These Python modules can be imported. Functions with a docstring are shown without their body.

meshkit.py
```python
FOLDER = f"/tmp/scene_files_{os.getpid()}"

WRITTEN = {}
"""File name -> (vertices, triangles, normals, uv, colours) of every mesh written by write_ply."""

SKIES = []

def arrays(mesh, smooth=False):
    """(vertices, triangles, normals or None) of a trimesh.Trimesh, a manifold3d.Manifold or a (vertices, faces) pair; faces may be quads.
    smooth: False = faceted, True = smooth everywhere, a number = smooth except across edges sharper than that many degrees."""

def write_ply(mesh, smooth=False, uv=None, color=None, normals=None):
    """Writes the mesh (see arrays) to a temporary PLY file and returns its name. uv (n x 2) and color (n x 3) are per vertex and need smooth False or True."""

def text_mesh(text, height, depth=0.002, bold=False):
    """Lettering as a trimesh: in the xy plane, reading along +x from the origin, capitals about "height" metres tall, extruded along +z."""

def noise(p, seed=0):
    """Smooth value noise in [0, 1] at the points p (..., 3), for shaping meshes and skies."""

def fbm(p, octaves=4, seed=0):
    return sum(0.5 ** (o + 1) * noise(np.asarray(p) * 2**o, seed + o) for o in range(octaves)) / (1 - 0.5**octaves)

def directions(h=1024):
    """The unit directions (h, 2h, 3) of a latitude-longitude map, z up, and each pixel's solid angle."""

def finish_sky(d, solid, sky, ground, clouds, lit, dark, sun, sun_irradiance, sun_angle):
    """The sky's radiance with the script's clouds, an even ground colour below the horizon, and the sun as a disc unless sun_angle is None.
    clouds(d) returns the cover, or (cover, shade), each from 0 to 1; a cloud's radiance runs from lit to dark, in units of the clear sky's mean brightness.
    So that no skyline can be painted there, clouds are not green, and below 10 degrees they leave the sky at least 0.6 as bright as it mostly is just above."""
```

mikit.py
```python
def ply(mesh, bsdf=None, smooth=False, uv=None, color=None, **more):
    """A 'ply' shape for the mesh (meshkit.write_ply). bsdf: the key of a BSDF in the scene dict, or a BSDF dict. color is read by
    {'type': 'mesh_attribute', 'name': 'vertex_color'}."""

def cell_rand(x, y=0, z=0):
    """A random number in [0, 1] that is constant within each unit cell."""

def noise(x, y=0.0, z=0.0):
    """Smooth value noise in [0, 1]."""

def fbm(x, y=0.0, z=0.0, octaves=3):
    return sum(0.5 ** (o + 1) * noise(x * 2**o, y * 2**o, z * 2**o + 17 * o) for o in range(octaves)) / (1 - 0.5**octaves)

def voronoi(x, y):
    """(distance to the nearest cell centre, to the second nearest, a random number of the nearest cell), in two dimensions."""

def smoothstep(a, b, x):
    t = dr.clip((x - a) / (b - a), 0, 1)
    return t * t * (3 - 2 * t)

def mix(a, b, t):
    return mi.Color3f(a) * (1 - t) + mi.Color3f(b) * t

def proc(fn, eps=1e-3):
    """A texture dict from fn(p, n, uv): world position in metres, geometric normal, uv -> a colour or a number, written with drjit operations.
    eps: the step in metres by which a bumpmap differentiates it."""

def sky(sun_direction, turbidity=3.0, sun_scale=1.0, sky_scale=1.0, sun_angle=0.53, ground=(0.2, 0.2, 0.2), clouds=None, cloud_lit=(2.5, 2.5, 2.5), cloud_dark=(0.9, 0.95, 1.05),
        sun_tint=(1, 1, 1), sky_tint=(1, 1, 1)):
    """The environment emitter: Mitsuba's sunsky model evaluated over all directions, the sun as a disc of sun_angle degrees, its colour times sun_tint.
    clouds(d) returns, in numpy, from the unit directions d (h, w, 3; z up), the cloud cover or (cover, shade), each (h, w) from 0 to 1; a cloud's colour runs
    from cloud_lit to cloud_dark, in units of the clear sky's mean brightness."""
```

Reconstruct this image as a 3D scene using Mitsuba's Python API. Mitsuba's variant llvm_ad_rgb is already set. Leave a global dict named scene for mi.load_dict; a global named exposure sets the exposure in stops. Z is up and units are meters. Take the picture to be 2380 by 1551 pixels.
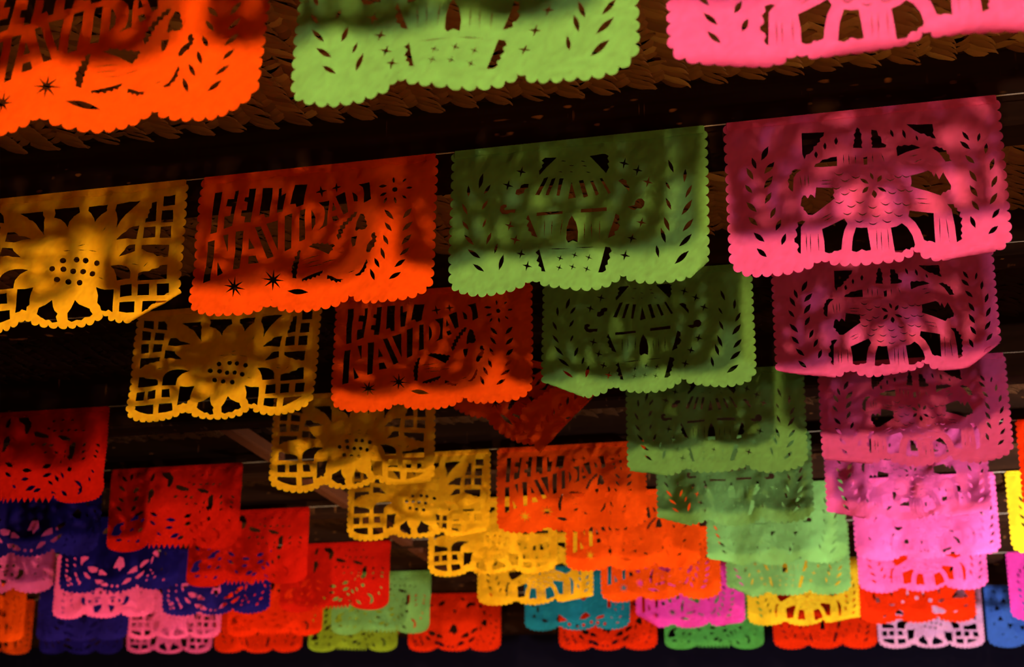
import math, random
import numpy as np, trimesh, shapely, mitsuba as mi, drjit as dr, mikit, meshkit
from shapely.geometry import Polygon, Point, box
from shapely.ops import unary_union
from shapely import affinity

T = mi.ScalarTransform4f
scene, labels = {'type': 'scene'}, {}

# ------------------------------------------------------------------ camera, light, exposure
EYE = np.array([0.0, 0.0, 1.6])                      # a person holding a camera, looking up and to the left
F_PX, PITCH, YAW, ROLL = 3812.6, math.radians(18.248), math.radians(13.621), math.radians(0.407)
_fw = np.array([-math.sin(YAW) * math.cos(PITCH), math.cos(YAW) * math.cos(PITCH), math.sin(PITCH)])
_rt0 = np.array([math.cos(YAW), math.sin(YAW), 0.0])
_up0 = np.cross(_rt0, _fw)
_up = -math.sin(ROLL) * _rt0 + math.cos(ROLL) * _up0
scene['camera'] = {'type': 'thinlens', 'fov': math.degrees(2 * math.atan(1190 / F_PX)), 'fov_axis': 'x',
                   'to_world': T().look_at(origin=EYE.tolist(), target=(EYE + _fw).tolist(), up=_up.tolist()),
                   'aperture_radius': 0.005, 'focus_distance': 3.0, 'near_clip': 0.05, 'far_clip': 60.0}
exposure = 4.35
# lamps, none in view: place of the bulb, radius, radiance, where it points (None: a bare globe)
LAMPS = [
    ('warm', (-0.15, -2.60, 2.13), 0.075, (300, 205, 84), None),
    ('cool white', (0.25, -3.60, 1.95), 0.070, (120, 108, 92), None),
    ('added amber fill', (0.95, 1.62, 1.55), 0.080, (5.6, 3.1, 1.0), (-0.1, 1.9, 2.9)),  # fill light, added to brighten the palm mat
    ('pale', (1.40, 4.22, 2.00), 0.070, (135, 125, 115), (-.1, 7.6, 2.6)),
    ('low amber', (-1.25, 4.30, 1.70), 0.060, (32, 21.5, 9.5), (-1.9, 7.4, 2.6)),
    ('far amber', (-3.20, 5.45, 1.70), 0.060, (36, 22, 9), (-3.4, 7.4, 2.6)),
]

# ------------------------------------------------------------------ helpers
def obj(key, mesh, bsdf, smooth=False, color=None, label=None, category=None, group=None, kind=None, **more):
    """One entry of the scene; a key that is taken gets the next three-digit number."""
    key = numbered(key)
    scene[key] = mikit.ply(mesh, bsdf, smooth=smooth, color=color, **more)
    tag(key, label, category, group, kind)
    return key

def numbered(key):
    used = lambda k: k in scene or any(s.startswith(k + '__') for s in scene) or k in labels
    if not used(key):
        return key
    n = 1
    while used('%s_%03d' % (key, n)):
        n += 1
    return '%s_%03d' % (key, n)

def tag(key, label=None, category=None, group=None, kind=None):
    d = {k: v for k, v in (('label', label), ('category', category), ('group', group), ('kind', kind)) if v}
    if d:
        labels[key] = d

def rough_box(lo, hi, cut=0.006, step=0.25, amp=0.003, seed=0):
    """A squared timber along x: chamfered section, swept with a little waviness."""
    (x0, y0, z0), (x1, y1, z1) = lo, hi
    sec = np.array([[y0 + cut, z0], [y1 - cut, z0], [y1, z0 + cut], [y1, z1 - cut], [y1 - cut, z1], [y0 + cut, z1], [y0, z1 - cut], [y0, z0 + cut]])
    n = max(2, int((x1 - x0) / step) + 1)
    xs = np.linspace(x0, x1, n)
    V = np.array([[x, p[0], p[1]] for x in xs for p in sec])
    V[:, 1] += amp * 2 * (meshkit.noise(V * [3, 40, 40], seed) - 0.5)
    V[:, 2] += amp * 2 * (meshkit.noise(V * [3, 40, 40], seed + 9) - 0.5)
    Fc, m = [], len(sec)
    for i in range(n - 1):
        for j in range(m):
            a, b = i * m + j, i * m + (j + 1) % m
            Fc += [[a, b, b + m], [a, b + m, a + m]]
    for j in range(1, m - 1):
        Fc += [[0, j + 1, j], [(n - 1) * m, (n - 1) * m + j, (n - 1) * m + j + 1]]
    t = trimesh.Trimesh(V, Fc, process=False)
    trimesh.repair.fix_normals(t)
    return t

def tube(pts, r, sides=6):
    pts = np.asarray(pts, float)
    t = np.gradient(pts, axis=0)
    t /= np.linalg.norm(t, axis=1, keepdims=True)
    ref = np.array([0.13, 0.31, 0.94])
    a = np.cross(t, ref); a /= np.linalg.norm(a, axis=1, keepdims=True)
    b = np.cross(t, a)
    ang = np.arange(sides) * 2 * np.pi / sides
    V = (pts[:, None] + r * (np.cos(ang)[None, :, None] * a[:, None] + np.sin(ang)[None, :, None] * b[:, None])).reshape(-1, 3)
    Fc = []
    for i in range(len(pts) - 1):
        for j in range(sides):
            p, q = i * sides + j, i * sides + (j + 1) % sides
            Fc += [[p, q, q + sides], [p, q + sides, p + sides]]
    e = (len(pts) - 1) * sides
    for j in range(1, sides - 1):
        Fc += [[0, j + 1, j], [e, e + j, e + j + 1]]
    return trimesh.Trimesh(V, Fc, process=False)

# ------------------------------------------------------------------ materials
ns = mikit.noise
def _wood(p, n, uv):
    g = mikit.fbm(p.x * 3.0, p.y * 60.0, p.z * 60.0, 3)
    base = mikit.mix((0.011, 0.0040, 0.0020), (0.034, 0.0115, 0.0050), g)
    s = mikit.smoothstep(0.74, 0.86, mikit.fbm(p.x * 38.0, p.y * 55.0, p.z * 75.0, 2)) * mikit.smoothstep(0.45, 0.7, ns(p.x * 5.0, p.y * 9.0, p.z * 14.0))
    v = mikit.smoothstep(0.78, 0.90, mikit.fbm(p.x * 110.0, p.y * 20.0, p.z * 16.0, 2))
    return mikit.mix(base, (0.42, 0.16, 0.05), dr.clip(s + 0.35 * v, 0, 1))
scene['old_wood'] = {'type': 'principled', 'base_color': mikit.proc(_wood), 'roughness': 0.9, 'specular': 0.08}
scene['pole_wood'] = {'type': 'principled', 'base_color': {'type': 'rgb', 'value': (0.10, 0.028, 0.011)}, 'roughness': 0.9, 'specular': 0.1}
for i, c in enumerate([(0.36, 0.155, 0.040), (0.28, 0.105, 0.027), (0.46, 0.23, 0.068), (0.20, 0.070, 0.020)]):
    scene['palm_%d' % i] = {'type': 'twosided', 'bsdf': {'type': 'principled', 'base_color': {'type': 'rgb', 'value': c}, 'roughness': 0.5, 'specular': 0.4}}
scene['palm_shaded'] = {'type': 'twosided', 'bsdf': {'type': 'diffuse', 'reflectance': {'type': 'rgb', 'value': (0.045, 0.018, 0.008)}}}  # darker palm for the rear bays: their shade is put into the colour
scene['mat_back'] = {'type': 'twosided', 'bsdf': {'type': 'diffuse', 'reflectance': {'type': 'rgb', 'value': (0.035, 0.014, 0.007)}}}
scene['dark_plaster'] = {'type': 'twosided', 'bsdf': {'type': 'diffuse', 'reflectance': {'type': 'rgb', 'value': (0.006, 0.0045, 0.012)}}}
scene['dark_floor'] = {'type': 'twosided', 'bsdf': {'type': 'diffuse', 'reflectance': {'type': 'rgb', 'value': (0.07, 0.045, 0.03)}}}
scene['twine'] = {'type': 'roughplastic', 'diffuse_reflectance': {'type': 'rgb', 'value': (0.62, 0.50, 0.42)}, 'alpha': 0.3, 'nonlinear': False}
scene['iron'] = {'type': 'principled', 'base_color': {'type': 'rgb', 'value': (0.10, 0.10, 0.11)}, 'metallic': 0.8, 'roughness': 0.45}
scene['tissue'] = {'type': 'principledthin', 'base_color': {'type': 'mesh_attribute', 'name': 'vertex_color'}, 'roughness': 0.75, 'eta': 1.25, 'diff_trans': 0.72}

# ------------------------------------------------------------------ rows of strings (fitted to the place: y, height over the eye, slope)
ROWS = {0: (1.045, 1.200, .0030), 1: (1.781, 1.188, .0031), 2: (2.549, 1.216, .0067), 3: (3.277, 1.233, .0054), 4: (3.986, 1.216, -.0016), 5: (4.665, 1.222, .0021),
        6: (5.338, 1.230, .0069), 7: (6.045, 1.241, .0031), 8: (6.752, 1.231, -.0052), 9: (7.443, 1.219, -.0160)}
YAWROW = {0: 0, 1: 0, 2: -.0065, 3: .0005, 4: .0008, 5: -.002, 6: .0076, 7: -.0023, 8: -.0036, 9: .0056}
def string_at(row, x):
    y, z, t = ROWS[row]
    return np.array([x, y + YAWROW[row] * x, EYE[2] + z + t * x])

# ------------------------------------------------------------------ the room
X0, X1, Y0, Y1, ZC = -6.4, 3.2, -4.2, 8.6, 2.965
def slab(name, lo, hi, mat, **k):
    b = trimesh.creation.box(bounds=[lo, hi])
    return obj(name, b, mat, kind='structure', **k)
slab('floor', (X0 - .1, Y0 - .1, -.1), (X1 + .1, Y1 + .1, 0), 'dark_floor')
slab('ceiling', (X0 - .1, Y0 - .1, ZC), (X1 + .1, Y1 + .1, ZC + .1), 'dark_plaster')
slab('wall_left', (X0 - .1, Y0 - .1, 0), (X0, Y1 + .1, ZC), 'dark_plaster')
slab('wall_right', (X1, Y0 - .1, 0), (X1 + .1, Y1 + .1, ZC), 'dark_plaster')
slab('wall_back', (X0, Y1, 0), (X1, Y1 + .1, ZC), 'dark_plaster')
slab('wall_front', (X0, Y0 - .1, 0), (X1, Y0, ZC), 'dark_plaster')

# beams: one over each string, the strings are tacked to their front faces
DROP = {0: .03, 1: .03, 2: .028, 3: .016, 4: .058, 5: .040, 6: .026, 7: .018, 8: .028, 9: .004}
BEAM_TOP = 2.925
NTH = ['overhead', 'nearest', 'second', 'third', 'fourth', 'fifth', 'sixth', 'seventh', 'eighth', 'ninth']
BEAM_IS = ['almost overhead, nearer than the picture shows', 'above the picture, over the cut-off top banners'] + ['behind the %s row of banners from the top of the picture' % n for n in NTH[2:9]] + ['behind the last, farthest row of banners']
beam_y, beam_z = {}, {}
for r in ROWS:
    y = min(string_at(r, -5)[1], string_at(r, 1)[1]) + (.012 if r != 6 else .012)
    y = max(string_at(r, x)[1] for x in (-4.6, -3, .8)) + .006
    zc = string_at(r, -1.0)[2] if r < 9 else string_at(r, .3)[2]
    z0 = zc - DROP[r]
    beam_y[r], beam_z[r] = (y, y + .092), z0
    obj('ceiling_beam', rough_box((X0, y, z0), (X1, y + .092, BEAM_TOP), seed=r * 3), 'old_wood', smooth=25, category='beam',
        label='dark wooden ceiling beam %s' % BEAM_IS[r], group='parallel ceiling beams')
obj('wall_plate', rough_box((X0, 8.02, 2.748), (X1, 8.12, BEAM_TOP), seed=77), 'old_wood', smooth=25, category='beam',
    label='brown wooden header board at the far end behind the last row of banners')
beam_y[10] = (8.02, 8.12)

# diagonal-looking cross pieces that run in depth between two beams
for r, xx in ((4, -1.885), (5, -1.885), (6, -1.885), (7, -1.885)):
    ya, yb = beam_y[r][1], beam_y[r + 1][0]
    b = rough_box((ya, xx - .024, 2.812), (yb, xx + .024, 2.852), seed=50 + r, step=.1)
    v = b.vertices.copy(); b.vertices = np.c_[v[:, 1], v[:, 0], v[:, 2]]; b.invert()
    obj('cross_piece', b, 'pole_wood', smooth=25, category='timber',
        label='short brown timber set in depth between the %s and %s ceiling beams' % (NTH[r], NTH[r + 1]), group='timbers between the beams')

# ------------------------------------------------------------------ woven palm mats between the beams
CELL = 0.019
def float_piece(rng, tip):
    """One strip where it passes under its neighbours, bowed and creased along the middle; tip: a pointed, drooping end, else cut square. Along +x from 0 to 2 cells."""
    L, w = CELL * (3.0 if tip else 2.3), CELL * 0.5
    st = np.array([-.10, .15, .45, .70, .88, 1.0])
    half = (np.array([.80, 1.0, 1.0, .78, .38, .03]) if tip else np.array([.85, 1.0, 1.0, 1.0, .96, .80])) * w * rng.uniform(.86, 1.02)
    drop = np.array([.004, -.002, -.0046, -.0056, -.0072, -.0095] if tip else [.004, -.002, -.0048, -.0040, -.0015, .002]) * rng.uniform(.75, 1.25)
    side = rng.uniform(-.25, .25) * w * st ** 2
    V = []
    for s, h, d, o in zip(st, half, drop, side):
        V += [[s * L, o - h, d + .0034], [s * L, o - h * .1, d], [s * L, o + h, d + .0022]]
    V = np.array(V)
    Fc = []
    for i in range(5):
        for j in range(2):
            a = i * 3 + j
            Fc += [[a, a + 3, a + 4], [a, a + 4, a + 1]]
    return V, np.array(Fc)

prng = random.Random(5)
PIECES = [float_piece(np.random.default_rng(40 + k), k < 4) for k in range(8)]
PIECE_PLY = [[mikit.ply(trimesh.Trimesh(V, Fc, process=False), 'palm_%d' % c, smooth=35) for c in range(4)] for V, Fc in PIECES]
def to_px(p):
    d = np.asarray(p) - EYE
    z = d @ _fw
    rt = np.cross(_fw, _up)
    return 1190 + F_PX * (d @ rt) / z, 775.5 - F_PX * (d @ _up) / z
def mat_bay(r, y0, y1, x0, x1, label, singles):
    key = numbered('palm_mat')
    zc = BEAM_TOP - .012
    tag(key, label, 'woven mat', 'woven mats between the beams')
    scene[key + '__backing'] = mikit.ply(trimesh.creation.box(bounds=[(X0, y0, zc + .006), (X1, y1, zc + .010)]), 'mat_back')
    a = math.radians(33)
    ea, eb = np.array([math.cos(a), math.sin(a)]), np.array([math.cos(a), -math.sin(a)])
    n = int((x1 - x0 + y1 - y0) / CELL) + 8
    spots = []
    o = np.array([x0 - .3, (y0 + y1) / 2])
    for i in range(-6, n):
        for j in range(-n // 2, n // 2 + 4):
            for which in (0, 1):
                if (i + j) % 4 != (0 if which == 0 else 2):
                    continue
                p = o + CELL * (i * ea + j * eb)
                if x0 < p[0] < x1 and y0 + .006 < p[1] < y1 - .006:
                    spots.append((p, which))
    rnd = random.Random(900 + r)
    todo = []
    for p, which in spots:
        ang = (a if which == 0 else -a) + rnd.uniform(-.10, .10)
        m = T().translate([float(p[0]), float(p[1]), zc + rnd.uniform(-.0015, .0015)]).rotate([0, 0, 1], math.degrees(ang)).rotate([1, 0, 0], rnd.uniform(-14, 14))
        todo.append((p, m, rnd.randrange(4) + (4 if which and rnd.random() < .75 else 0), rnd.choice((0, 0, 1, 1, 2, 3))))
    if singles:
        def rank(t):
            x, y = to_px((t[0][0], t[0][1], zc))
            inside = 0 <= x < 2380 and 0 <= y < 1551
            seen = any(l <= x <= h for l, h in singles)
            return (not (inside and seen), not inside, t[0][1])
        todo.sort(key=rank)
        for k, (p, m, v, c) in enumerate(todo[:300]):
            scene[key + '__strip' + ('_%03d' % k if k else '')] = {**PIECE_PLY[v][c], 'to_world': m}
        todo = todo[300:]
    Vs, Fs, at = [], [], 0
    for p, m, v, c in todo:
        V, Fc = PIECES[v]
        M = np.array(m.matrix, float)
        Vs.append(V @ M[:3, :3].T + M[:3, 3]); Fs.append(Fc + at); at += len(V)
    k2 = key + '__woven_strips'
    scene[k2] = mikit.ply(trimesh.Trimesh(np.vstack(Vs), np.vstack(Fs), process=False), 'palm_1' if r < 3 else 'palm_shaded', smooth=35)
    tag(k2, kind='stuff')
mat_bay(1, beam_y[1][1], beam_y[2][0], -1.9, 1.9, 'woven palm mat ceiling above the foremost banners, before the second beam', [(605, 705), (1475, 1570), (1760, 2060), (2100, 2380)])
mat_bay(2, beam_y[2][1], beam_y[3][0], -2.2, 1.9, 'dim woven palm mat between the second and third ceiling beams', [(430, 490), (1010, 1060), (1630, 1700), (2320, 2380), (1240, 1420), (1880, 2240)])
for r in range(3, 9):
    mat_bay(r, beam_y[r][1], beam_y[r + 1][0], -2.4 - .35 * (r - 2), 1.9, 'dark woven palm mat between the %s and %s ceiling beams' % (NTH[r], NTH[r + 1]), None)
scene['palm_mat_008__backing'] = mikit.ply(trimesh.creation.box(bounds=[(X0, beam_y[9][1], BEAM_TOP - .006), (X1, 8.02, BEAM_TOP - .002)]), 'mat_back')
tag('palm_mat_008', 'dark palm mat between the ninth ceiling beam and the header board', 'woven mat')

# ------------------------------------------------------------------ strings
STRING_IS = ['almost overhead, nearer than the picture shows', 'carrying the cut-off banners at the top of the picture'] + ['carrying the %s row of banners from the top of the picture' % n for n in NTH[2:9]] + ['carrying the last, farthest row of banners']
SPAN = {0: (-2.3, .9), 1: (-2.3, .55), 2: (-2.3, .40), 3: (-2.3, .9), 4: (-3.9, 1.2), 5: (-3.9, 1.2), 6: (-4.2, 1.2), 7: (-4.4, 1.2), 8: (-4.7, 1.3), 9: (-4.75, 1.3)}
for r, (a, b) in SPAN.items():
    xs = np.linspace(a, b, 40)
    pts = np.array([string_at(r, x) for x in xs])
    parts = [tube(pts, .0011)]
    if r == 2:                                            # the loose end tied in a loop
        c = string_at(2, .231)
        t = np.linspace(-.3, 1.25, 26) * math.pi
        loop = np.c_[c[0] + .034 - .017 * np.cos(t), c[1] + 0 * t - .004, c[2] - .012 + .019 * np.sin(t) - .008 * np.cos(t)]
        parts.append(tube(loop, .0011))
    skey = obj('hanging_string', trimesh.util.concatenate(parts), 'twine', smooth=40, category='string', group='strings that carry the banners',
        label='thin pale string %s' % STRING_IS[r])
    for q in (a, b):                                      # tied to a nail in the face of the beam
        e = string_at(r, q)
        nail = trimesh.util.concatenate([tube([[e[0], e[1] - .012, e[2]], [e[0], e[1] + .03, e[2]]], .0018), tube([[e[0], e[1] - .015, e[2]], [e[0], e[1] - .012, e[2]]], .0042, 8)])
        obj(skey + '__nail', nail, 'iron', smooth=30)

# a bent wire staple on the third beam
c = np.array([-2.09, beam_y[3][0] - .001, 0]); c[2] = beam_z[3] + .018
t = np.linspace(0, 1, 12) * math.pi
obj('wire_staple', tube(np.c_[c[0] + .014 * np.cos(t), c[1] - .002 - .003 * np.sin(t), c[2] + .008 * np.sin(t)], .0014), 'iron', smooth=40, category='staple',
    label='small bent wire staple on the third ceiling beam left of the yellow banners')

# ------------------------------------------------------------------ cut paper: designs
W, H = 0.45, 0.270
def lens(x1, y1, x2, y2, k=.30):
    a, b = np.array([x1, y1], float), np.array([x2, y2], float)
    d = b - a; nrm = np.array([-d[1], d[0]])
    t = np.linspace(0, 1, 8)
    up = [a + d * s + nrm * k * .5 * math.sin(math.pi * s) for s in t]
    dn = [a + d * s - nrm * k * .5 * math.sin(math.pi * s) for s in t[::-1][1:-1]]
    return [tuple(p) for p in up + dn]
def star(x, y, r, n=4, inner=.24, rot=.2):
    return [(x + (r if i % 2 == 0 else r * inner) * math.cos(rot + math.pi * i / n), y + (r if i % 2 == 0 else r * inner) * math.sin(rot + math.pi * i / n)) for i in range(2 * n)]
def disc(x, y, r, n=10):
    return [(x + r * math.cos(2 * math.pi * i / n), y + r * math.sin(2 * math.pi * i / n)) for i in range(n)]
def P(*c):
    return [(c[i], c[i + 1]) for i in range(0, len(c), 2)]
def leaves(txt, k=.30):
    return [lens(*map(float, s.split(',')), k) for s in txt.split()]
def slits(txt, w=5):
    w = w * 1.5
    out = []
    for s in txt.split():
        x1, y1, x2, y2 = map(float, s.split(','))
        out.append(lens(x1, y1, x2, y2, w / max(1, math.hypot(x2 - x1, y2 - y1))))
    return out
def arcs(cx, cy, rx, ry, rings, w=5, span=.22):
    """Little crescent slits, like scales."""
    out = []
    for k, (f, n, ph) in enumerate(rings):
        for i in range(n):
            t = ph + 2 * math.pi * i / n
            x, y = cx + rx * f * math.cos(t), cy + ry * f * math.sin(t)
            if y < cy - ry * .45:                        # the neck slits run here
                continue
            l = rx * span
            pts = [(x - l / 2, y - l * .1), (x - l * .25, y + l * .14), (x, y + l * .22), (x + l * .25, y + l * .14), (x + l / 2, y - l * .1), (x + l * .22, y + l * .05), (x, y + l * .11), (x - l * .22, y + l * .05)]
            out.append(pts)
    return out

FLOWER = ((215, 96), (2195, -18), (2140, 1290), (75, 1330)), [
    P(275,185,380,195,378,285,275,265), P(425,200,490,200,520,235,530,305,420,285), P(265,300,355,315,345,405,258,402), P(400,320,503,340,492,412,385,405),
    P(250,445,328,440,325,540,245,545), P(380,447,480,455,470,535,368,537), P(245,597,452,595,446,640,410,642,380,652,345,650,320,668,290,670,265,690,228,712),
    P(565,395,625,395,650,410,665,430,720,440,778,465,700,470,620,485,540,475), P(517,530,610,540,625,570,650,595,690,632,620,628,590,617,560,612,530,620,502,612),
    P(220,800,260,800,300,820,350,825,400,835,432,855,430,905,207,915), P(480,915,490,825,515,790,540,770,590,750,640,742,700,744,762,757,690,790,640,840,630,880,628,918),
    P(195,970,283,962,275,1065,190,1068), P(322,968,413,955,410,1057,318,1063), P(483,962,565,957,575,1055,482,1052),
    P(190,1125,393,1123,390,1232,320,1225,240,1200,185,1168), P(455,1123,598,1120,605,1205,530,1225,453,1232),
    P(670,930,740,935,812,922,790,980,778,1030,775,1080,752,1100,750,1135,730,1130,710,1120,690,1140,650,1150),
    P(675,228,880,218,878,250,893,275,885,310,888,360,885,400,890,435,855,385,840,365,815,325,790,300,760,290,740,265,710,250),
    P(980,200,1075,195,1200,190,1205,215,1208,240,1155,270,1115,320,1100,372,1075,330,1035,295,975,275,988,240),
    P(1288,192,1375,183,1460,182,1447,212,1450,232,1395,265,1360,305,1345,335,1332,295,1305,250,1282,228),
    P(1538,178,1655,160,1757,160,1690,212,1625,276,1575,342,1545,400,1552,320,1540,260,1525,233),
    P(1865,185,1910,175,1908,270,1905,355,1808,365,1810,330,1830,320,1830,290,1845,270,1840,245,1862,230), P(1972,128,2085,125,2082,220,1970,222), P(1962,262,2063,262,2062,370,1955,372),
    P(1800,410,1903,405,1900,505,1790,510), P(1950,410,2050,408,2048,515,1942,512),
    P(1545,510,1600,455,1630,440,1660,410,1700,395,1755,390,1740,450,1730,515,1690,512,1640,500), P(1570,665,1620,610,1640,580,1665,565,1722,563,1722,630,1690,640,1640,652),
    P(1785,577,2027,577,2022,690,1985,692,1960,675,1920,680,1890,655,1860,650,1830,640,1785,610),
    P(1490,745,1560,742,1600,750,1640,765,1665,785,1680,815,1680,880,1550,885,1540,830,1520,780), P(1755,835,1800,820,1850,820,1880,800,1930,795,1950,775,1975,768,2020,768,2020,902,1750,905),
    P(1590,940,1698,935,1698,1042,1585,1048), P(1757,940,1858,938,1855,1045,1752,1045), P(1930,945,2040,945,2038,1055,1928,1050),
    P(1580,1095,1727,1100,1722,1200,1650,1200,1575,1180), P(1800,1100,2020,1103,1930,1150,1790,1200),
    P(1355,932,1390,948,1430,960,1520,965,1512,1070,1503,1175,1465,1145,1440,1160,1400,1150,1390,1110,1365,1080,1372,1010),
    P(968,1040,975,1100,990,1140,1018,1170,1005,1200,1020,1250,980,1258,950,1228,925,1235,900,1215,880,1205,865,1190,845,1175,855,1110,910,1085),
    P(1165,1045,1200,1085,1260,1115,1295,1130,1300,1150,1320,1180,1290,1205,1250,1205,1220,1235,1180,1230,1140,1250,1105,1230,1100,1165,1130,1120,1150,1080),
    ] + [disc(x, y, 26) for x, y in P(1063,678,1180,672,1260,682,1360,710,970,752,1067,758,1150,778,1237,783,1322,808,1017,856,1110,875,1208,886)] + slits('1065,590,1130,582 1195,582,1260,590 1290,590,1370,610 1185,550,1260,535 1420,430,1450,385 1380,845,1430,865 400,725,520,720 1690,745,1760,760 1800,780,1840,740', 4)

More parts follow.
